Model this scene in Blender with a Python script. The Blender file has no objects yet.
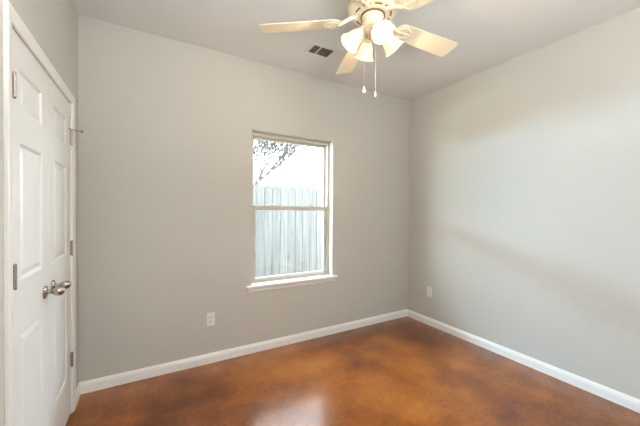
import bpy, bmesh, math, random
from mathutils import Vector, Matrix, Euler
S = bpy.context.scene
COL = S.collection
PI = math.pi
R = math.radians

# ------------------------------------------------------------------ camera
F_PX, YAW, PITCH, ROLL = 296.435, 0.522016, -0.01125, 0.0073056
CAM_Z = 1.3548
cd = bpy.data.cameras.new('camera')
cam = bpy.data.objects.new('camera', cd); COL.objects.link(cam)
cd.sensor_fit = 'HORIZONTAL'; cd.sensor_width = 36.0
cd.lens = F_PX / 640.0 * 36.0
cd.clip_start = 0.02; cd.clip_end = 200
fwd = Vector((math.sin(YAW) * math.cos(PITCH), math.cos(YAW) * math.cos(PITCH), math.sin(PITCH)))
rgt = Vector((math.cos(YAW), -math.sin(YAW), 0))
upv = rgt.cross(fwd)
rot = Matrix((rgt, upv, -fwd)).transposed() @ Matrix.Rotation(ROLL, 3, 'Z')
cam.matrix_world = Matrix.Translation((0, 0, CAM_Z)) @ rot.to_4x4()
S.camera = cam

# ------------------------------------------------------------------ exposure, sky, lights
S.view_settings.view_transform = 'Standard'
S.view_settings.look = 'None'
S.view_settings.gamma = 1.0
S.view_settings.use_curve_mapping = False
S.view_settings.exposure = 0.17

W = bpy.data.worlds.new('overcast_sky'); S.world = W; W.use_nodes = True
wn = W.node_tree.nodes; wl = W.node_tree.links
bg = wn['Background']
bg.inputs['Color'].default_value = (0.86, 0.935, 1.0, 1)
bg.inputs['Strength'].default_value = 11.0


def area(name, loc, target, sx, sy, power, color, portal=False):
    l = bpy.data.lights.new(name, 'AREA'); l.shape = 'RECTANGLE'; l.size = sx; l.size_y = sy
    l.energy = power; l.color = color
    o = bpy.data.objects.new(name, l); COL.objects.link(o); o.location = loc
    d = Vector(target) - Vector(loc)
    o.rotation_euler = d.to_track_quat('-Z', 'Y').to_euler()
    if portal: l.cycles.is_portal = True
    return o


# room dimensions (metres)
X0, X1, Y1, H = -0.4452, 2.8756, 2.7285, 2.743
YF = -1.05                     # wall behind the camera
WX0, WX1, WZ0, WZ1 = 0.833, 1.726, 0.62, 2.100   # window opening in the back wall
T = 0.16                       # wall thickness

area('window_portal', ((WX0 + WX1) / 2, Y1 + T + 0.01, (WZ0 + WZ1) / 2), ((WX0 + WX1) / 2, 0, (WZ0 + WZ1) / 2), 0.9, 1.5, 1, (1, 1, 1), True)
# unseen fill lights added behind the camera, one aimed up, one into the room
area('ceiling_fill', (0.55, YF + 0.7, 1.65), (0.55, YF + 0.701, H), 1.3, 0.9, 74.0, (0.95, 0.98, 0.98))
area('room_fill', (0.65, YF + 0.1, 1.45), (0.65, 2.0, 1.2), 2.1, 1.5, 7.0, (0.74, 0.87, 1.0))
# unseen light strips added outside, left of the window view, patterning the right wall
for a_, b_, lum in ((-6.5, -4.5, 215), (-4.5, -2.5, 165), (-2.5, -0.8, 125), (-0.8, 0.7, 180)):
    area('upper_fill_strip', ((a_ + b_) / 2, 4.6, 1.96), ((a_ + b_) / 2, 2.8, 1.36), b_ - a_, 0.26, lum * PI * (b_ - a_) * 0.24, (0.42, 0.72, 1.0))
for a_, b_, lum in ((5.0, 8.0, 110), (8.0, 12.0, 200)):  # more added strips, right of the window view, to brighten the closet doors
    area('upper_fill_strip', ((a_ + b_) / 2, 6.0, 2.8), ((a_ + b_) / 2, 2.8, 1.38), b_ - a_, 1.2, lum * PI * (b_ - a_) * 0.5, (0.88, 0.95, 1.0))
for a_, b_, lum in ((-6.5, -4.0, 130), (-4.0, -2.0, 65), (-2.0, 0.2, 15)):  # added low strips that throw light upwards onto the right wall
    area('lower_fill_strip', ((a_ + b_) / 2, 4.5, 0.90), ((a_ + b_) / 2, 2.8, 1.80), b_ - a_, 0.75, lum * PI * (b_ - a_) * 0.5, (1.0, 0.97, 0.78))
FAN = (1.173, 1.415, H)
LAMP_W = 7.5


# ------------------------------------------------------------------ helpers
class MB:
    def __init__(s): s.bm = bmesh.new()

    def box(s, lo, hi):
        (x0, y0, z0), (x1, y1, z1) = lo, hi
        v = [s.bm.verts.new(p) for p in ((x0, y0, z0), (x1, y0, z0), (x1, y1, z0), (x0, y1, z0), (x0, y0, z1), (x1, y0, z1), (x1, y1, z1), (x0, y1, z1))]
        for f in ((0, 3, 2, 1), (4, 5, 6, 7), (0, 1, 5, 4), (1, 2, 6, 5), (2, 3, 7, 6), (3, 0, 4, 7)):
            s.bm.faces.new([v[i] for i in f])
        return s

    def lathe(s, prof, seg=32, M=None, wob=None):
        """prof: list of (r, z); revolved about z; wob(a, k) scales the radius"""
        M = M or Matrix.Identity(4)
        rings = []
        for k, (r, z) in enumerate(prof):
            if r < 1e-6:
                rings.append([s.bm.verts.new(M @ Vector((0, 0, z)))])
            else:
                ring = []
                for i in range(seg):
                    a = 2 * PI * i / seg
                    rr = r * (wob(a, k) if wob else 1)
                    ring.append(s.bm.verts.new(M @ Vector((rr * math.cos(a), rr * math.sin(a), z))))
                rings.append(ring)
        for a, b in zip(rings, rings[1:]):
            for i in range(seg):
                j = (i + 1) % seg
                if len(a) == 1 and len(b) == 1: continue
                if len(a) == 1: s.bm.faces.new((a[0], b[j], b[i]))
                elif len(b) == 1: s.bm.faces.new((a[i], a[j], b[0]))
                else: s.bm.faces.new((a[i], a[j], b[j], b[i]))
        return s

    def tube(s, pts, rad, seg=10):
        pts = [Vector(p) for p in pts]
        if not isinstance(rad, (list, tuple)): rad = [rad] * len(pts)
        rings = []; n = None
        for i, p in enumerate(pts):
            t = (pts[min(i + 1, len(pts) - 1)] - pts[max(i - 1, 0)]).normalized()
            if n is None:
                n = t.orthogonal().normalized()
            else:
                n = (n - t * n.dot(t)); n = n.normalized() if n.length > 1e-6 else t.orthogonal().normalized()
            b = t.cross(n)
            rings.append([s.bm.verts.new(p + (n * math.cos(2 * PI * k / seg) + b * math.sin(2 * PI * k / seg)) * rad[i]) for k in range(seg)])
        for a, b in zip(rings, rings[1:]):
            for i in range(seg):
                j = (i + 1) % seg
                s.bm.faces.new((a[i], a[j], b[j], b[i]))
        s.bm.faces.new(rings[0][::-1]); s.bm.faces.new(rings[-1])
        return s

    def prism(s, poly, M, h0, h1):
        """poly (2D) extruded from h0 to h1 along local z of M"""
        lo = [s.bm.verts.new(M @ Vector((x, y, h0))) for x, y in poly]
        hi = [s.bm.verts.new(M @ Vector((x, y, h1))) for x, y in poly]
        n = len(poly)
        s.bm.faces.new(lo[::-1]); s.bm.faces.new(hi)
        for i in range(n):
            j = (i + 1) % n
            s.bm.faces.new((lo[i], lo[j], hi[j], hi[i]))
        return s

    def build(s, name, mat, parent=None, smooth=False, bevel=0, kind=None, loc=None, autosm=40):
        bmesh.ops.recalc_face_normals(s.bm, faces=s.bm.faces)
        me = bpy.data.meshes.new(name); s.bm.to_mesh(me); s.bm.free()
        o = bpy.data.objects.new(name, me); COL.objects.link(o)
        if loc is not None:
            o.location = loc; me.transform(Matrix.Translation(-Vector(loc)))
        me.materials.append(mat)
        if parent:
            o.parent = parent
            if loc is None and parent.type == 'EMPTY': pass
        if smooth:
            for p in me.polygons: p.use_smooth = True
            me.set_sharp_from_angle(angle=R(autosm))
        if bevel:
            b = o.modifiers.new('bevel', 'BEVEL'); b.width = bevel; b.segments = 2; b.limit_method = 'ANGLE'; b.angle_limit = R(40)
        if kind: o['kind'] = kind
        return o


def tag(o, label=None, cat=None, group=None):
    if label: o['label'] = label
    if cat: o['category'] = cat
    if group: o['group'] = group
    return o


def empty(name, loc, label, cat, group=None):
    o = bpy.data.objects.new(name, None); COL.objects.link(o)
    o.location = loc; o.empty_display_size = 0.1
    return tag(o, label, cat, group)


# ------------------------------------------------------------------ materials
def mat(name, color, rough=0.6, metal=0.0, spec=0.5, bump=None, var=None, coat=0):
    """bump=(scale, strength, distance) noise; var=(scale, other colour, detail)"""
    m = bpy.data.materials.new(name); m.use_nodes = True
    n = m.node_tree.nodes; l = m.node_tree.links
    p = n['Principled BSDF']
    p.inputs['Base Color'].default_value = (*color, 1)
    p.inputs['Roughness'].default_value = rough
    p.inputs['Metallic'].default_value = metal
    p.inputs['Specular IOR Level'].default_value = spec
    p.inputs['Coat Weight'].default_value = coat
    tc = n.new('ShaderNodeTexCoord')
    if var:
        t = n.new('ShaderNodeTexNoise'); t.inputs['Scale'].default_value = var[0]; t.inputs['Detail'].default_value = var[2]
        l.new(tc.outputs['Object'], t.inputs['Vector'])
        mx = n.new('ShaderNodeMix'); mx.data_type = 'RGBA'
        l.new(t.outputs['Fac'], mx.inputs['Factor'])
        mx.inputs[6].default_value = (*color, 1); mx.inputs[7].default_value = (*var[1], 1)
        l.new(mx.outputs[2], p.inputs['Base Color'])
    if bump:
        t = n.new('ShaderNodeTexNoise'); t.inputs['Scale'].default_value = bump[0]; t.inputs['Detail'].default_value = 3
        l.new(tc.outputs['Object'], t.inputs['Vector'])
        b = n.new('ShaderNodeBump'); b.inputs['Strength'].default_value = bump[1]; b.inputs['Distance'].default_value = bump[2]
        l.new(t.outputs['Fac'], b.inputs['Height']); l.new(b.outputs['Normal'], p.inputs['Normal'])
    return m


M_WALL = mat('wall_paint', (0.555, 0.548, 0.512), 0.55, spec=0.35, bump=(85, 0.35, 0.004), var=(1.2, (0.57, 0.562, 0.526), 2))
M_CEIL = mat('ceiling_paint', (0.75, 0.745, 0.73), 0.8, spec=0.2, bump=(70, 0.35, 0.004), var=(1.0, (0.76, 0.755, 0.74), 2))
M_TRIM = mat('white_trim_paint', (0.84, 0.845, 0.84), 0.35, spec=0.5, var=(3, (0.88, 0.875, 0.86), 2))
M_DOOR = mat('white_door_paint', (0.775, 0.795, 0.80), 0.38, spec=0.5, bump=(60, 0.06, 0.002), var=(3, (0.79, 0.81, 0.815), 2))
M_VINYL = mat('almond_vinyl', (0.55, 0.51, 0.455), 0.4, var=(4, (0.57, 0.53, 0.475), 2))
M_NICKEL = mat('satin_nickel', (0.44, 0.40, 0.36), 0.26, metal=1.0, var=(30, (0.48, 0.44, 0.40), 2))
M_FANW = mat('fan_cream_enamel', (0.82, 0.72, 0.55), 0.35, var=(5, (0.84, 0.74, 0.57), 2))
M_DARK = mat('dark_slot', (0.05, 0.035, 0.02), 0.7, var=(8, (0.06, 0.045, 0.03), 2))
M_SLOT = mat('motor_slot_shade', (0.22, 0.13, 0.06), 0.7, var=(8, (0.25, 0.15, 0.07), 2))  # brown that paints in the shade of the motor slots and gap
M_PLATE = mat('outlet_plastic', (0.80, 0.78, 0.75), 0.35, var=(10, (0.82, 0.80, 0.77), 2))
M_RECEPT = mat('receptacle_plastic', (0.73, 0.70, 0.66), 0.4, var=(10, (0.75, 0.72, 0.68), 2))
M_REG = mat('register_white_enamel', (0.74, 0.72, 0.69), 0.4, var=(10, (0.76, 0.74, 0.71), 2))
M_DUCT = mat('duct_shade_colour', (0.13, 0.10, 0.06), 0.7, var=(20, (0.17, 0.13, 0.08), 2))
M_CHAIN = mat('pull_chain_metal', (0.80, 0.76, 0.68), 0.3, metal=0.6, var=(40, (0.84, 0.80, 0.72), 2))
M_BARK = mat('grey_bark', (0.095, 0.09, 0.087), 0.9, bump=(25, 0.6, 0.02), var=(6, (0.12, 0.115, 0.11), 4))
M_GRASS = mat('dry_grass_ground', (0.22, 0.21, 0.14), 0.95, bump=(30, 0.8, 0.05), var=(2.5, (0.28, 0.26, 0.19), 6))


def floor_material():
    m = bpy.data.materials.new('stained_concrete'); m.use_nodes = True
    n = m.node_tree.nodes; l = m.node_tree.links; p = n['Principled BSDF']
    tc = n.new('ShaderNodeTexCoord')

    def noise(scale, detail, rough, dist, off=(0, 0, 0)):
        mp = n.new('ShaderNodeMapping'); mp.inputs['Location'].default_value = off
        l.new(tc.outputs['Object'], mp.inputs['Vector'])
        t = n.new('ShaderNodeTexNoise'); t.inputs['Scale'].default_value = scale; t.inputs['Detail'].default_value = detail
        t.inputs['Roughness'].default_value = rough; t.inputs['Distortion'].default_value = dist
        l.new(mp.outputs['Vector'], t.inputs['Vector']); return t.outputs['Fac']

    def math_(op, a, b):
        k = n.new('ShaderNodeMath'); k.operation = op
        for i, v in enumerate((a, b)):
            if hasattr(v, 'is_linked'): l.new(v, k.inputs[i])
            else: k.inputs[i].default_value = v
        return k.outputs[0]
    big = noise(1.3, 3, 0.5, 0.0, (3.1, 1.7, 0))
    mid = noise(4.2, 5, 0.6, 0.0, (0.3, 5.2, 0))
    fine = noise(38, 5, 0.65, 0.0)
    v = math_('ADD', math_('MULTIPLY', big, 0.52), math_('ADD', math_('MULTIPLY', mid, 0.30), math_('MULTIPLY', fine, 0.18)))
    # acid-stain blooms of their own: (x, y, radius, lighter or darker)
    geo = n.new('ShaderNodeNewGeometry')
    for bx, by, br_, amp in ((2.55, 2.35, 0.55, -0.05), (2.35, 1.45, 0.55, -0.03), (2.55, 0.85, 0.5, 0.03), (0.15, 2.35, 0.6, -0.11), (-0.1, 1.7, 0.6, -0.15),
                            (1.05, 2.45, 0.55, 0.05), (1.75, 1.35, 0.6, 0.07), (2.0, 2.0, 0.45, 0.05)):
        dn = n.new('ShaderNodeVectorMath'); dn.operation = 'DISTANCE'; dn.inputs[1].default_value = (bx, by, 0)
        l.new(geo.outputs['Position'], dn.inputs[0])
        sm = n.new('ShaderNodeMapRange'); sm.interpolation_type = 'SMOOTHSTEP'
        l.new(dn.outputs['Value'], sm.inputs['Value'])
        sm.inputs['From Min'].default_value = 0.0; sm.inputs['From Max'].default_value = br_
        sm.inputs['To Min'].default_value = amp; sm.inputs['To Max'].default_value = 0.0
        v = math_('ADD', v, sm.outputs['Result'])
    cr = n.new('ShaderNodeValToRGB'); l.new(v, cr.inputs['Fac'])
    e = cr.color_ramp.elements
    e[0].position = 0.26; e[0].color = (0.060, 0.013, 0.002, 1)
    e[1].position = 0.76; e[1].color = (0.47, 0.19, 0.04, 1)
    for pos, c in ((0.38, (0.135, 0.033, 0.003)), (0.48, (0.245, 0.068, 0.006)), (0.60, (0.385, 0.128, 0.016))):
        q = e.new(pos); q.color = (*c, 1)
    l.new(cr.outputs['Color'], p.inputs['Base Color'])
    p.inputs['Roughness'].default_value = 0.34
    p.inputs['Specular IOR Level'].default_value = 0.05
    p.inputs['Coat Weight'].default_value = 1.0; p.inputs['Coat Roughness'].default_value = 0.18; p.inputs['Coat IOR'].default_value = 1.58
    b = n.new('ShaderNodeBump'); b.inputs['Strength'].default_value = 0.10; b.inputs['Distance'].default_value = 0.002
    l.new(fine, b.inputs['Height']); l.new(b.outputs['Normal'], p.inputs['Normal'])
    return m


def wood_material():
    m = bpy.data.materials.new('weathered_fence_wood'); m.use_nodes = True
    n = m.node_tree.nodes; l = m.node_tree.links; p = n['Principled BSDF']
    g = n.new('ShaderNodeNewGeometry')
    oi = n.new('ShaderNodeObjectInfo')
    mp = n.new('ShaderNodeMapping'); mp.inputs['Scale'].default_value = (34, 6, 1.3)
    l.new(g.outputs['Position'], mp.inputs['Vector'])
    t = n.new('ShaderNodeTexNoise'); t.inputs['Scale'].default_value = 1.0; t.inputs['Detail'].default_value = 6; t.inputs['Roughness'].default_value = 0.65
    l.new(mp.outputs['Vector'], t.inputs['Vector'])
    cr = n.new('ShaderNodeValToRGB'); l.new(t.outputs['Fac'], cr.inputs['Fac'])
    e = cr.color_ramp.elements
    e[0].position = 0.28; e[0].color = (0.088, 0.085, 0.081, 1)
    e[1].position = 0.62; e[1].color = (0.178, 0.173, 0.167, 1)
    # each board weathers a little differently
    mr = n.new('ShaderNodeMapRange'); l.new(oi.outputs['Random'], mr.inputs['Value'])
    mr.inputs['To Min'].default_value = 0.82; mr.inputs['To Max'].default_value = 1.08
    mx = n.new('ShaderNodeVectorMath'); mx.operation = 'SCALE'
    l.new(cr.outputs['Color'], mx.inputs[0]); l.new(mr.outputs['Result'], mx.inputs['Scale'])
    # knots
    vo = n.new('ShaderNodeTexVoronoi'); vo.inputs['Scale'].default_value = 2.6
    mv = n.new('ShaderNodeMapping'); mv.inputs['Scale'].default_value = (1.6, 1, 0.8)
    l.new(g.outputs['Position'], mv.inputs['Vector']); l.new(mv.outputs['Vector'], vo.inputs['Vector'])
    kr = n.new('ShaderNodeMapRange'); l.new(vo.outputs['Distance'], kr.inputs['Value'])
    kr.inputs['From Min'].default_value = 0.03; kr.inputs['From Max'].default_value = 0.07
    mk = n.new('ShaderNodeMix'); mk.data_type = 'RGBA'
    l.new(kr.outputs['Result'], mk.inputs['Factor']); mk.inputs[6].default_value = (0.05, 0.042, 0.04, 1)
    l.new(mx.outputs[0], mk.inputs[7]); l.new(mk.outputs[2], p.inputs['Base Color'])
    p.inputs['Roughness'].default_value = 0.9
    b = n.new('ShaderNodeBump'); b.inputs['Strength'].default_value = 0.3; b.inputs['Distance'].default_value = 0.004
    l.new(t.outputs['Fac'], b.inputs['Height']); l.new(b.outputs['Normal'], p.inputs['Normal'])
    return m


def shade_material():
    m = bpy.data.materials.new('frosted_lit_glass'); m.use_nodes = True
    n = m.node_tree.nodes; l = m.node_tree.links; p = n['Principled BSDF']; out = n['Material Output']
    tc = n.new('ShaderNodeTexCoord')
    t = n.new('ShaderNodeTexNoise'); t.inputs['Scale'].default_value = 28; t.inputs['Detail'].default_value = 2
    l.new(tc.outputs['Object'], t.inputs['Vector'])
    cr = n.new('ShaderNodeValToRGB'); l.new(t.outputs['Fac'], cr.inputs['Fac'])
    cr.color_ramp.elements[0].position = 0.35; cr.color_ramp.elements[0].color = (1.0, 0.72, 0.40, 1)
    cr.color_ramp.elements[1].position = 0.65; cr.color_ramp.elements[1].color = (1.0, 0.82, 0.54, 1)
    p.inputs['Base Color'].default_value = (0.62, 0.58, 0.50, 1); p.inputs['Roughness'].default_value = 0.3
    l.new(cr.outputs['Color'], p.inputs['Emission Color']); p.inputs['Emission Strength'].default_value = 0.62
    tr = n.new('ShaderNodeBsdfTranslucent'); tr.inputs['Color'].default_value = (0.95, 0.9, 0.8, 1)
    ms = n.new('ShaderNodeMixShader'); ms.inputs[0].default_value = 0.3
    l.new(p.outputs[0], ms.inputs[1]); l.new(tr.outputs[0], ms.inputs[2]); l.new(ms.outputs[0], out.inputs['Surface'])
    return m


def emit_material(name, color, st):
    m = bpy.data.materials.new(name); m.use_nodes = True
    p = m.node_tree.nodes['Principled BSDF']
    p.inputs['Base Color'].default_value = (*color, 1)
    p.inputs['Emission Color'].default_value = (*color, 1); p.inputs['Emission Strength'].default_value = st
    return m


def glass_material():
    m = bpy.data.materials.new('window_glass'); m.use_nodes = True
    n = m.node_tree.nodes; l = m.node_tree.links; out = n['Material Output']
    tr = n.new('ShaderNodeBsdfTransparent'); tr.inputs['Color'].default_value = (0.95, 0.975, 0.97, 1)
    gl = n.new('ShaderNodeBsdfGlossy'); gl.inputs['Roughness'].default_value = 0.02
    fr = n.new('ShaderNodeFresnel')
    ge = n.new('ShaderNodeNewGeometry'); ior = n.new('ShaderNodeMapRange')   # thin pane: the same reflectance from both sides
    l.new(ge.outputs['Backfacing'], ior.inputs['Value'])
    ior.inputs['To Min'].default_value = 1.45; ior.inputs['To Max'].default_value = 1 / 1.45
    l.new(ior.outputs['Result'], fr.inputs['IOR'])
    ms = n.new('ShaderNodeMixShader')
    l.new(fr.outputs[0], ms.inputs[0]); l.new(tr.outputs[0], ms.inputs[1]); l.new(gl.outputs[0], ms.inputs[2])
    l.new(ms.outputs[0], out.inputs['Surface'])
    return m


M_FLOOR = floor_material(); M_WOOD = wood_material(); M_SHADE = shade_material(); M_GLASS = glass_material()
M_BULB = emit_material('lit_bulb', (1.0, 0.88, 0.66), 4.0)

# ------------------------------------------------------------------ room shell
MB().box((X0 - T, YF - T, -0.12), (X1 + T, Y1 + T, 0)).build('floor', M_FLOOR, kind='structure')
MB().box((X0 - T, YF - T, H), (X1 + T, Y1 + T, H + 0.12)).build('ceiling', M_CEIL, kind='structure')
w = MB()   # back wall around the window opening
w.box((X0 - T, Y1, 0), (WX0, Y1 + T, H)); w.box((WX1, Y1, 0), (X1 + T, Y1 + T, H))
w.box((WX0, Y1, 0), (WX1, Y1 + T, WZ0)); w.box((WX0, Y1, WZ1), (WX1, Y1 + T, H))
w.build('wall_back', M_WALL, kind='structure')
MB().box((X1, YF - T, 0), (X1 + T, Y1, H)).build('wall_right', M_WALL, kind='structure')
MB().box((X0 - T, YF - T, 0), (X1, YF, H)).build('wall_front', M_WALL, kind='structure')
# left wall around the recess of the closet doors
DY0, DYM, DY1, DZ = 1.524, 2.008, 2.492, 2.034
w = MB()
w.box((X0 - T, YF, 0), (X0, DY0, H)); w.box((X0 - T, DY1, 0), (X0, Y1, H)); w.box((X0 - T, DY0, DZ), (X0, DY1, H))
w.box((X0 - T, DY0, 0), (X0 - T + 0.04, DY1, DZ))
w.build('wall_left', M_WALL, kind='structure')


# baseboards
BP = [(0, 0), (0.013, 0), (0.013, 0.058), (0.0105, 0.064), (0.0105, 0.070), (0.006, 0.078), (0.004, 0.085), (0, 0.085)]


def baseboard(name, a, b, inward):
    a, b = Vector((*a, 0)), Vector((*b, 0)); d = (b - a); L = d.length; d.normalize()
    n = Vector((*inward, 0))
    M = Matrix((n, Vector((0, 0, 1)), d)).transposed().to_4x4(); M.translation = a
    MB().prism(BP, M, 0, L).build(name, M_TRIM, kind='structure')


CAS0, CAS1, CASZ = 1.462, 2.554, 2.088
baseboard('baseboard_back', (X0, Y1), (X1, Y1), (0, -1))
baseboard('baseboard_right', (X1, Y1 - 0.013), (X1, YF), (-1, 0))
baseboard('baseboard_left', (X0, CAS1), (X0, Y1 - 0.013), (1, 0))
baseboard('baseboard_near', (X0, YF), (X0, CAS0), (1, 0))


# ------------------------------------------------------------------ closet doors and casing
CP = [(0, 0), (0, 0.004), (0.005, 0.008), (0.012, 0.009), (0.030, 0.012), (0.046, 0.014), (0.054, 0.014), (0.057, 0.012), (0.057, 0)]   # from inner edge outwards


def casing(name):
    bm = MB()
    inner = [(DY0 - 0.005 + 0.0, 0.0), (DY0 - 0.005, DZ + 0.0), (DY1 + 0.005, DZ), (DY1 + 0.005, 0)]
    outer = [(CAS0, 0), (CAS0, CASZ), (CAS1, CASZ), (CAS1, 0)]
    rows = []
    for (iy, iz), (oy, oz) in zip(inner, outer):
        row = []
        for s, h in CP:
            t = s / 0.057
            row.append(bm.bm.verts.new((X0 + h, iy + (oy - iy) * t, iz + (oz - iz) * t)))
        rows.append(row)
    n = len(CP)
    for a, b in zip(rows, rows[1:]):
        for i in range(n):
            j = (i + 1) % n
            bm.bm.faces.new((a[i], a[j], b[j], b[i]))
    bm.bm.faces.new(rows[0]); bm.bm.faces.new(rows[-1][::-1])
    return bm.build(name, M_TRIM, kind='structure')


casing('trim_1')
# jamb lining inside the recess
j = MB()
j.box((X0 - 0.115, DY0 - 0.004, 0), (X0 + 0.001, DY0 + 0.0005, DZ)); j.box((X0 - 0.115, DY1 - 0.0005, 0), (X0 + 0.001, DY1 + 0.004, DZ))
j.box((X0 - 0.115, DY0, DZ - 0.0005), (X0 + 0.001, DY1, DZ + 0.004))
j.build('trim_2', M_TRIM, kind='structure')

PZ = [(0.270, 0.850), (1.060, 1.615), (1.745, 1.910)]


def door_leaf(name, y0, y1, label):
    xf = X0 - 0.003        # front face
    bm = MB().bm
    py0, py1 = y0 + 0.097, y1 - 0.097
    z0, z1 = 0.012, DZ - 0.004
    V = lambda x, y, z: bm.verts.new((x, y, z))
    ys = [y0, py0, py1, y1]
    zs = [z0] + [v for p in PZ for v in p] + [z1]
    grid = {}
    for a, y in enumerate(ys):
        for b, z in enumerate(zs): grid[a, b] = V(xf, y, z)
    for a in range(3):
        for b in range(len(zs) - 1):
            if a == 1 and b % 2 == 1:
                # a moulded raised panel: ogee down, flat channel, bevel up, raised field
                prev = [grid[1, b], grid[2, b], grid[2, b + 1], grid[1, b + 1]]
                Y0, Y1_, Z0, Z1_ = ys[1], ys[2], zs[b], zs[b + 1]
                for ins, dep in ((0.004, -0.0015), (0.012, -0.0085), (0.017, -0.009), (0.040, -0.002), (0.043, -0.002)):
                    cur = [V(xf + dep, Y0 + ins, Z0 + ins), V(xf + dep, Y1_ - ins, Z0 + ins), V(xf + dep, Y1_ - ins, Z1_ - ins), V(xf + dep, Y0 + ins, Z1_ - ins)]
                    for i in range(4):
                        k = (i + 1) % 4
                        bm.faces.new((prev[i], prev[k], cur[k], cur[i]))
                    prev = cur
                bm.faces.new(prev)
            else:
                bm.faces.new((grid[a, b], grid[a + 1, b], grid[a + 1, b + 1], grid[a, b + 1]))
    # edges and back
    xb = xf - 0.035
    n_z = len(zs)
    loop = [grid[a, 0] for a in range(4)] + [grid[3, b] for b in range(1, n_z)] + [grid[a, n_z - 1] for a in (2, 1, 0)] + [grid[0, b] for b in range(n_z - 2, 0, -1)]
    back = [V(xb, v.co.y, v.co.z) for v in loop]
    for i in range(len(loop)):
        k = (i + 1) % len(loop)
        bm.faces.new((loop[i], back[i], back[k], loop[k]))
    bm.faces.new(back)
    h = MB(); h.bm.free(); h.bm = bm
    o = h.build(name, M_DOOR, kind='structure')
    o['label'] = label
    return o


def hinge(door, y, z, side):
    h = MB()
    for k in range(5):
        a = z - 0.045 + k * 0.018
        h.tube([(X0 + 0.007, y, a + 0.0006), (X0 + 0.007, y, a + 0.0174)], 0.0055, 12)
    h.lathe([(0, 0.006), (0.004, 0.004), (0.006, 0), (0, 0)], 12, Matrix.Translation((X0 + 0.007, y, z + 0.045)))
    h.lathe([(0, 0), (0.006, 0), (0.004, -0.004), (0, -0.006)], 12, Matrix.Translation((X0 + 0.007, y, z - 0.045)))
    h.box((X0 - 0.003, y, z - 0.045), (X0 + 0.002, y + side * 0.012, z + 0.045))
    return h.build('hinge', M_NICKEL, door, smooth=True)


def knob(door, y, z):
    M = Matrix.Translation((X0 - 0.003, y, z)) @ Matrix.Rotation(R(90), 4, 'Y')   # local z = +X into the room
    MB().lathe([(0, 0), (0.033, 0), (0.0335, 0.003), (0.031, 0.007), (0.024, 0.0095), (0.015, 0.012), (0.0115, 0.014), (0, 0.014)], 32, M).build('knob_rose', M_NICKEL, door, smooth=True)
    k = MB().lathe([(0.0, 0.012), (0.0110, 0.012), (0.0100, 0.019), (0.0100, 0.024), (0.0125, 0.028), (0.0135, 0.031), (0.0155, 0.034), (0.0195, 0.039), (0.0222, 0.046),
                    (0.0230, 0.053), (0.0220, 0.061), (0.0188, 0.068), (0.0135, 0.074), (0.0065, 0.0772), (0, 0.078)], 32, M)
    k.build('knob', M_NICKEL, door, smooth=True)


d1 = door_leaf('door_1', DY0 + 0.003, DYM - 0.002, 'white panelled closet door leaf hinged on the side away from the window wall')
d2 = door_leaf('door_2', DYM + 0.002, DY1 - 0.003, 'white panelled closet door leaf hinged beside the window wall')
for z in (1.812, 1.093, 0.362):
    hinge(d1, DY0 + 0.012, z, -1); hinge(d2, DY1 - 0.012, z, 1)
knob(d1, DYM - 0.068, 0.937); knob(d2, DYM + 0.068, 0.937)
# hinge-pin door stop on the upper hinge of the far leaf
st = MB()
hy = DY1 - 0.012
st.box((X0 + 0.001, hy - 0.006, 1.860), (X0 + 0.013, hy + 0.006, 1.864))
st.tube([(X0 - 0.002, hy - 0.030, 1.863), (X0 + 0.006, hy, 1.864), (X0 + 0.020, hy + 0.018, 1.864), (X0 + 0.052, hy + 0.040, 1.864)], 0.0035, 8)
st.lathe([(0, 0), (0.008, 0.001), (0.009, 0.006), (0.006, 0.012), (0, 0.013)], 14, Matrix.Translation((X0 + 0.050, hy + 0.038, 1.864)) @ Matrix.Rotation(R(-35), 4, 'Z') @ Matrix.Rotation(R(90), 4, 'Y'))
st.build('hinge_pin_stop', M_NICKEL, d2, smooth=True)

# ------------------------------------------------------------------ window
GY = Y1 + 0.085     # inner face of the window unit


def ring(mb, x0, x1, z0, z1, w, y0, y1, wb=None, wt=None):
    wb = wb or w; wt = wt or w
    mb.box((x0, y0, z0), (x0 + w, y1, z1)); mb.box((x1 - w, y0, z0), (x1, y1, z1))
    mb.box((x0 + w, y0, z0), (x1 - w, y1, z0 + wb)); mb.box((x0 + w, y0, z1 - wt), (x1 - w, y1, z1))
    return mb


win = ring(MB(), WX0, WX1, WZ0, WZ1, 0.026, GY - 0.012, Y1 + T - 0.005, wt=0.034).build('window_1', M_VINYL, kind='structure', bevel=0.002)
ux0, ux1 = WX0 + 0.026, WX1 - 0.026
MID = 1.365
us = ring(MB(), ux0, ux1, MID - 0.020, WZ1 - 0.034, 0.024, GY + 0.032, GY + 0.056).build('upper_sash', M_VINYL, win, bevel=0.002)
MB().box((ux0 + 0.02, GY + 0.042, MID - 0.005), (ux1 - 0.02, GY + 0.046, WZ1 - 0.05)).build('pane', M_GLASS, us)
ls = ring(MB(), ux0 + 0.002, ux1 - 0.002, WZ0 + 0.026, MID + 0.024, 0.034, GY, GY + 0.028, wb=0.036, wt=0.044).build('lower_sash', M_VINYL, win, bevel=0.002)
MB().box((ux0 + 0.03, GY + 0.012, WZ0 + 0.05), (ux1 - 0.03, GY + 0.016, MID)).build('pane', M_GLASS, ls)
for lx in (WX0 + 0.22, WX1 - 0.22):    # sash latches on the meeting rail
    lt = MB(); lt.box((lx - 0.024, GY + 0.004, MID + 0.024), (lx + 0.024, GY + 0.026, MID + 0.030))
    lt.tube([(lx - 0.018, GY + 0.015, MID + 0.034), (lx + 0.022, GY + 0.008, MID + 0.036)], 0.005, 8)
    lt.build('sash_latch', M_VINYL, ls, smooth=True)
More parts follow.
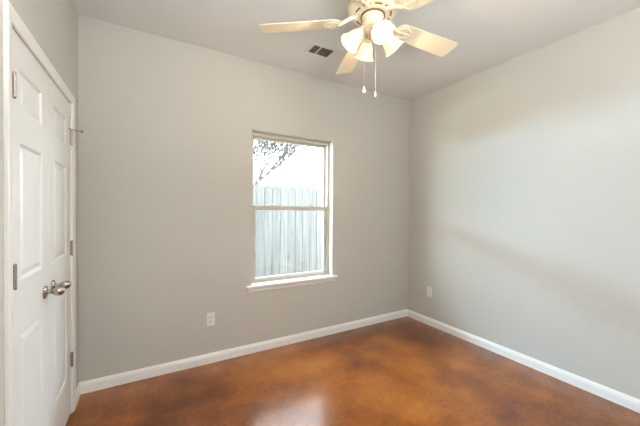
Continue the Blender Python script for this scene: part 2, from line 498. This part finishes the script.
# stool and apron
s = MB()
SX0, SX1 = 0.780, 1.782
s.box((WX0 + 0.001, Y1 - 0.005, WZ0 - 0.001), (WX1 - 0.001, GY - 0.010, 0.638))
s.box((SX0, Y1 - 0.036, 0.617), (SX1, Y1 - 0.0005, 0.638))
s.build('window_stool', M_TRIM, win, bevel=0.004)
ap = [(0, 0.572), (0.008, 0.572), (0.012, 0.580), (0.014, 0.600), (0.018, 0.608), (0.019, 0.617), (0, 0.617)]
M = Matrix((Vector((0, -1, 0)), Vector((0, 0, 1)), Vector((1, 0, 0)))).transposed().to_4x4(); M.translation = (0, Y1 - 0.0005, 0)
MB().prism(ap, M, SX0 + 0.022, SX1 - 0.022).build('window_apron', M_TRIM, win)

# ------------------------------------------------------------------ yard outside the window
MB().box((-12, Y1 + T, -0.30), (22, 45, -0.12)).build('ground_yard', M_GRASS, kind='structure')
FY, FZ = 4.80, 1.77
fence = empty('board_fence', (2.1, FY, -0.12), 'weathered grey dog-eared board fence standing outside the window', 'fence')
rnd = random.Random(4)


def local(o, parent):
    o.matrix_parent_inverse = Matrix.Translation(-parent.location)
    return o


pw = 0.140
pick = None
for k in range(58):
    x = -2.0 + k * (pw + 0.004)
    if pick is None:
        c = 0.032
        poly = [(-pw / 2, 0), (pw / 2, 0), (pw / 2, 1.89 - c), (pw / 2 - c, 1.89), (-pw / 2 + c, 1.89), (-pw / 2, 1.89 - c)]
        M = Matrix((Vector((1, 0, 0)), Vector((0, 0, 1)), Vector((0, -1, 0)))).transposed().to_4x4()
        pick = MB().prism(poly, M, 0, 0.017).build('picket', M_WOOD, fence, bevel=0.002)
        o = pick
    else:
        o = pick.copy(); COL.objects.link(o); o.parent = fence
    o.location = (x - 2.1, rnd.uniform(-0.003, 0.003), rnd.uniform(-0.012, 0.012))
for z in (0.3, 0.95, 1.6):
    local(MB().box((-2.1, FY + 0.003, z - 0.045), (6.4, FY + 0.04, z + 0.045)).build('rail', M_WOOD, fence), fence)
for k in range(4):
    x = -1.8 + k * 2.6
    local(MB().box((x - 0.045, FY + 0.04, -0.12), (x + 0.045, FY + 0.13, 1.72)).build('post', M_WOOD, fence), fence)

# bare tree beyond the fence
TX, TY = 2.25, 8.6
tree = empty('bare_tree', (TX, TY, -0.12), 'leafless grey tree with fine twigs beyond the fence', 'tree')
rt = random.Random(23)
trunk = MB(); br = MB()
trunk.tube([(TX, TY, -0.12), (TX + 0.02, TY, 0.5), (TX - 0.03, TY + 0.03, 1.1), (TX, TY, 1.6)], [0.10, 0.08, 0.07, 0.06], 12)


def grow(p, d, length, r, depth):
    pts = [p]; rad = [r]; q = p.copy(); dd = d.copy(); n = 5
    for i in range(n):
        dd = (dd + Vector((rt.uniform(-.09, .09), rt.uniform(-.09, .09), rt.uniform(-.03, .09)))).normalized()
        q = q + dd * (length / n); pts.append(q.copy()); rad.append(r * (1 - 0.55 * (i + 1) / n))
        if depth > 0 and i >= 1:
            for _ in range(1 + (rt.random() < (.55 if depth > 1 else .35))):
                s = dd.orthogonal().normalized(); s.rotate(Matrix.Rotation(rt.uniform(0, 2 * PI), 3, dd))
                nd = (dd * rt.uniform(.8, 1.1) + s * rt.uniform(.4, .75)).normalized()
                grow(q.copy(), nd, length * rt.uniform(.45, .68), max(rad[-1] * 0.70, 0.0118), depth - 1)
    br.tube(pts, rad, 5)


for dx, dy, dz, L, r in ((0.70, 0.1, 0.80, 2.3, .042), (0.25, .2, 1, 2.3, .026), (-.25, -.1, .9, 2.2, .026), (0.62, -.3, 0.95, 2.4, .026), (.5, -.5, .9, 2.0, .022), (.05, .5, .9, 2.2, .022), (-.7, .1, .7, 1.9, .022), (.12, -.2, 1, 2.4, .024), (.42, .3, .95, 2.3, .024)):
    grow(Vector((TX, TY, 1.35 + rt.uniform(0, .22))), Vector((dx, dy, dz)).normalized(), L, r, 3)
local(trunk.build('trunk', M_BARK, tree, smooth=True), tree)
local(br.build('branches', M_BARK, tree, smooth=True), tree)

# ------------------------------------------------------------------ ceiling fan
fan = empty('ceiling_fan', FAN, 'cream five-bladed ceiling fan with four lit frosted glass shades', 'ceiling fan')
fan_ = lambda mb, name, m, parent=None, **k: mb.build(name, m, parent or fan, smooth=True, **k)
fan_(MB().lathe([(0, -0.0005), (0.085, -0.0005), (0.090, -0.015), (0.085, -0.050), (0.062, -0.062), (0.060, -0.090), (0.0, -0.090)], 40), 'canopy', M_FANW)
DZM = -0.014      # drop of the motor below the canopy
up_ = lambda prof: [(r, z + DZM) for r, z in prof]
fan_(MB().lathe(up_([(0, -0.070), (0.075, -0.070), (0.110, -0.078), (0.142, -0.094), (0.155, -0.125), (0.156, -0.135), (0.150, -0.138), (0.150, -0.150), (0.155, -0.153),
                 (0.150, -0.172), (0.134, -0.190), (0.124, -0.194), (0.120, -0.191), (0.098, -0.193), (0.094, -0.198), (0.074, -0.198), (0.070, -0.192), (0.0, -0.192)]), 56), 'motor_housing', M_FANW)
vs = MB()
for k in range(10):
    a0 = 2 * PI * k / 10 + 0.35
    ring_ = []
    for t in range(7):
        a = a0 + 0.42 * t / 6
        ring_.append([vs.bm.verts.new((r * math.cos(a), r * math.sin(a), z)) for r, z in up_(((0.1025, -0.1945), (0.1125, -0.1937), (0.1125, -0.190), (0.1025, -0.190)))])
    for a, b in zip(ring_, ring_[1:]):
        for i in range(4):
            jn = (i + 1) % 4
            vs.bm.faces.new((a[i], a[jn], b[jn], b[i]))
    vs.bm.faces.new(ring_[0]); vs.bm.faces.new(ring_[-1][::-1])
fan_(vs, 'vent_slots', M_SLOT)
fan_(MB().lathe(up_([(0, -0.190), (0.0735, -0.190), (0.0735, -0.203), (0, -0.203)]), 40), 'painted_gap_shadow', M_SLOT)  # solid dark ring; the shadow of the gap is put into its colour
fan_(MB().lathe(up_([(0, -0.202), (0.064, -0.202), (0.067, -0.208), (0.064, -0.214), (0.060, -0.216), (0.060, -0.250), (0.064, -0.254), (0.064, -0.272), (0.050, -0.288),
                 (0.030, -0.298), (0.014, -0.302), (0.012, -0.310), (0.007, -0.316), (0, -0.317)]), 40), 'switch_housing', M_FANW)

PITCH_B = R(12)
ZB = -0.240


def blade(angle):
    M = Matrix.Rotation(angle, 4, 'Z') @ Matrix.Translation((0, 0, ZB)) @ Matrix.Rotation(-PITCH_B, 4, 'X')
    # outline, half width at each radius
    up = []
    r0, r1 = 0.185, 0.700
    for t in range(13):               # rounded root
        a = PI / 2 * t / 12
        up.append((r0 + 0.055 * (1 - math.cos(a)), 0.058 * math.sin(a)))
    up += [(0.32, 0.0615), (0.45, 0.066), (0.60, 0.070)]
    for t in range(7):
        a = PI / 2 * t / 6
        up.append((r1 - 0.022 + 0.022 * math.sin(a) + 0.0, 0.071 - 0.022 + 0.022 * math.cos(a)))
    poly = up + [(x, -y) for x, y in reversed(up) if y > 1e-6]
    poly = [p for i, p in enumerate(poly) if i == 0 or (Vector(p) - Vector(poly[i - 1])).length > 1e-5]
    b = MB().prism(poly, M, -0.003, 0.003).build('blade', M_FANW, fan)
    # blade iron: arm from the motor and an oval ring below the blade root
    ir = MB()
    Ma = Matrix.Rotation(angle, 4, 'Z')
    arm = [Ma @ Vector(p) for p in ((0.095, 0, -0.208), (0.130, 0, -0.214), (0.160, 0.0, -0.228), (0.195, 0, ZB - 0.008), (0.215, 0, ZB - 0.009))]
    ir.tube(arm, [0.016, 0.013, 0.012, 0.011, 0.010], 10)
    ov = []
    for t in range(33):
        a = 2 * PI * t / 32
        ov.append(M @ Vector((0.252 + 0.046 * math.cos(a), 0.036 * math.sin(a) * (1.1 - 0.25 * math.cos(a)), -0.007)))
    ir.tube(ov, 0.0052, 8)
    ir.tube([M @ Vector((0.206, 0, -0.008)), M @ Vector((0.250, 0, -0.009)), M @ Vector((0.298, 0, -0.007))], 0.007, 8)
    for py in (-0.020, 0.020):
        ir.lathe([(0, -0.0115), (0.005, -0.010), (0.006, -0.006), (0, -0.003)], 10, M @ Matrix.Translation((0.262, py, 0)))
    ir.build('blade_bracket', M_FANW, b, smooth=True)
    return b


for k in range(5): blade(R(-1.6 + 72 * k))

# lamp arms and shades
for k in range(4):
    az = R(252 + 90 * k)
    tilt = R(41)
    Mz = Matrix.Rotation(az, 4, 'Z')
    base = Vector((0.070, 0, -0.308))
    axis = Vector((math.sin(tilt), 0, -math.cos(tilt)))
    arm = fan_(MB().tube([Mz @ Vector(p) for p in ((0.050, 0, -0.270), (0.058, 0, -0.276), (0.066, 0, -0.288), tuple(base), tuple(base + axis * 0.006))], 0.0095, 10), 'lamp_arm', M_FANW)
    Ms = Mz @ Matrix.Translation(base) @ axis.to_track_quat('Z', 'X').to_matrix().to_4x4()
    fan_(MB().lathe([(0, -0.004), (0.014, -0.004), (0.024, 0.004), (0.027, 0.012), (0.027, 0.022), (0.024, 0.022), (0.024, 0.008), (0, 0.006)], 24, Ms), 'lamp_socket', M_FANW, arm)
    wob = lambda a, i: 1 + (0.035 * max(0, (min(i, 16 - i)) - 2) / 5) * math.cos(12 * a)
    out = [(0.0235, 0.012), (0.025, 0.020), (0.031, 0.028), (0.037, 0.041), (0.042, 0.058), (0.046, 0.078), (0.051, 0.096), (0.058, 0.110), (0.063, 0.117)]
    inn = [(r - 0.003, s_) for r, s_ in reversed(out)]
    sh = fan_(MB().lathe(out + inn, 48, Ms, wob), 'lamp_shade', M_SHADE)
    fan_(MB().lathe([(0, 0.006), (0.012, 0.006), (0.013, 0.026), (0.017, 0.040), (0.022, 0.056), (0.0225, 0.066), (0.019, 0.077), (0.011, 0.084), (0, 0.086)], 24, Ms), 'bulb', M_BULB, sh)
    lp = bpy.data.lights.new('fan_lamp', 'SPOT'); lp.spot_size = R(180); lp.spot_blend = 0.15; lp.energy = LAMP_W; lp.color = (1.0, 0.72, 0.44); lp.shadow_soft_size = 0.03
    lo = bpy.data.objects.new('fan_lamp', lp); COL.objects.link(lo)
    lo.location = Vector(FAN) + Mz @ (base + axis * 0.120); lo.rotation_euler = (Mz @ axis).to_track_quat('-Z', 'Y').to_euler()

# pull chains
for (sx, zt, zb, kind) in ((-0.052, -0.280, -0.690, 'drop'), (0.016, -0.280, -0.708, 'bar')):
    x, y = sx * 0.8668 - 0.020 * 0.4986, -sx * 0.4986 - 0.020 * 0.8668
    ch = MB()
    n = 46
    ztop, zend = zt, zb + (0.045 if kind == 'drop' else 0.03)
    ch.tube([(x, y, ztop), (x, y, zend)], 0.0006 if kind == 'drop' else 0.0010, 6)
    step = (ztop - zend) / n
    for i in range(n):
        z = ztop - i * step
        rb = 0.0014 if kind == 'drop' else 0.0022
        ch.lathe([(0, rb), (rb * .87, rb * .5), (rb * .87, -rb * .5), (0, -rb)], 6, Matrix.Translation((x, y, z)))
    c = fan_(ch, 'pull_chain', M_CHAIN)
    if kind == 'drop':
        prof = [(0, 0.046), (0.003, 0.045), (0.0035, 0.038), (0.0065, 0.030), (0.0105, 0.018), (0.0105, 0.011), (0.007, 0.004), (0, 0.001)]
    else:
        prof = [(0, 0.032), (0.003, 0.031), (0.0045, 0.026), (0.0045, 0.012), (0.0065, 0.006), (0.005, 0.001), (0, 0)]
    fan_(MB().lathe(prof, 16, Matrix.Translation((x, y, zb))), 'pull_fob', M_PLATE, c)

# ------------------------------------------------------------------ ceiling air register
vx0, vx1, vy0, vy1 = 1.178, 1.496, 2.178, 2.348
vc = Vector(((vx0 + vx1) / 2, (vy0 + vy1) / 2, H))
vent = empty('ceiling_vent', vc, 'white three-section air register set in the ceiling beside the fan', 'vent')
f = MB(); b = 0.026
z0, z1 = H - 0.006, H - 0.0003
f.box((vx0, vy0, z0), (vx0 + b, vy1, z1)); f.box((vx1 - b, vy0, z0), (vx1, vy1, z1))
f.box((vx0 + b, vy0, z0), (vx1 - b, vy0 + b - 0.004, z1)); f.box((vx0 + b, vy1 - b + 0.004, z0), (vx1 - b, vy1, z1))
DV = (1.272, 1.398)
for dx in DV: f.box((dx - 0.004, vy0 + b - 0.004, z0 - 0.001), (dx + 0.004, vy1 - b + 0.004, z1))
local(f.build('register_frame', M_REG, vent, bevel=0.0015), vent)
local(MB().box((vx0 + 0.01, vy0 + 0.01, H - 0.0012), (vx1 - 0.01, vy1 - 0.01, H - 0.0004)).build('dark_duct_sheet', M_DUCT, vent), vent)  # flat dark sheet; shade inside the duct is put into its colour
iy0, iy1 = vy0 + b - 0.004, vy1 - b + 0.004


def slats(name, n, along, lo, hi, a0, a1, tilt, wd):
    m = MB()
    for k in range(n):
        c = lo + (hi - lo) * (k + 0.5) / n
        dz = math.sin(tilt) * wd / 2; dc = math.cos(tilt) * wd / 2
        pts = [(c - dc, -dz), (c + dc, dz)]
        (p0, q0), (p1, q1) = pts
        zc = H - 0.0042
        t = 0.0006
        if along == 'y':
            vsx = [(p0, a0, zc + q0 - t), (p1, a0, zc + q1 - t), (p1, a1, zc + q1 - t), (p0, a1, zc + q0 - t), (p0, a0, zc + q0 + t), (p1, a0, zc + q1 + t), (p1, a1, zc + q1 + t), (p0, a1, zc + q0 + t)]
        else:
            vsx = [(a0, p0, zc + q0 - t), (a1, p0, zc + q0 - t), (a1, p1, zc + q1 - t), (a0, p1, zc + q1 - t), (a0, p0, zc + q0 + t), (a1, p0, zc + q0 + t), (a1, p1, zc + q1 + t), (a0, p1, zc + q1 + t)]
        v = [m.bm.verts.new(p) for p in vsx]
        for fc in ((0, 3, 2, 1), (4, 5, 6, 7), (0, 1, 5, 4), (1, 2, 6, 5), (2, 3, 7, 6), (3, 0, 4, 7)): m.bm.faces.new([v[i] for i in fc])
    local(m.build(name, M_REG, vent), vent)


slats('louvre_bank', 5, 'y', vx0 + b, DV[0] - 0.004, iy0, iy1, R(50), 0.008)
slats('louvre_bank', 8, 'x', iy0, iy1, DV[0] + 0.004, DV[1] - 0.004, R(33), 0.009)
slats('louvre_bank', 5, 'y', DV[1] + 0.004, vx1 - b, iy0, iy1, R(-14), 0.0140)


# ------------------------------------------------------------------ wall outlets
def outlet(loc, rz, label):
    """built facing local -Y"""
    e = empty('wall_outlet', loc, label, 'outlet', 'wall outlets')
    e.rotation_euler = (0, 0, rz)
    MB().box((-0.035, -0.006, -0.0575), (0.035, -0.0003, 0.0575)).build('cover_plate', M_PLATE, e, bevel=0.003)
    for z in (0.0195, -0.0195):
        r = MB()
        poly = [(0.0165 * math.cos(a) if abs(math.cos(a)) < 1 else 0.0165, 0.0145 * math.sin(a)) for a in [2 * PI * t / 24 for t in range(24)]]
        poly = [(max(-0.0155, min(0.0155, x * 1.15)), y) for x, y in poly]
        M = Matrix((Vector((1, 0, 0)), Vector((0, 0, 1)), Vector((0, -1, 0)))).transposed().to_4x4(); M.translation = (0, 0, z)
        r.prism(poly, M, 0.004, 0.0075)
        rec = r.build('receptacle', M_RECEPT, e)
        sl = MB()
        sl.box((-0.0075, -0.0079, z - 0.001), (-0.0055, -0.0074, z + 0.007)); sl.box((0.0055, -0.0079, z - 0.001), (0.0075, -0.0074, z + 0.006))
        sl.tube([(0, -0.0079, z - 0.008), (0, -0.0074, z - 0.008)], 0.0022, 10)
        sl.build('outlet_slots', M_DARK, rec)
    MB().lathe([(0, 0.0073), (0.0022, 0.0070), (0.0028, 0.006), (0, 0.006)], 12, Matrix.Rotation(R(90), 4, 'X')).build('plate_screw', M_PLATE, e, smooth=True)
    return e


outlet((0.466, Y1, 0.384), 0, 'white duplex outlet low on the window wall below and left of the window')
outlet((X1, 2.385, 0.392), R(-90), 'white duplex outlet low on the right wall near the far room corner')
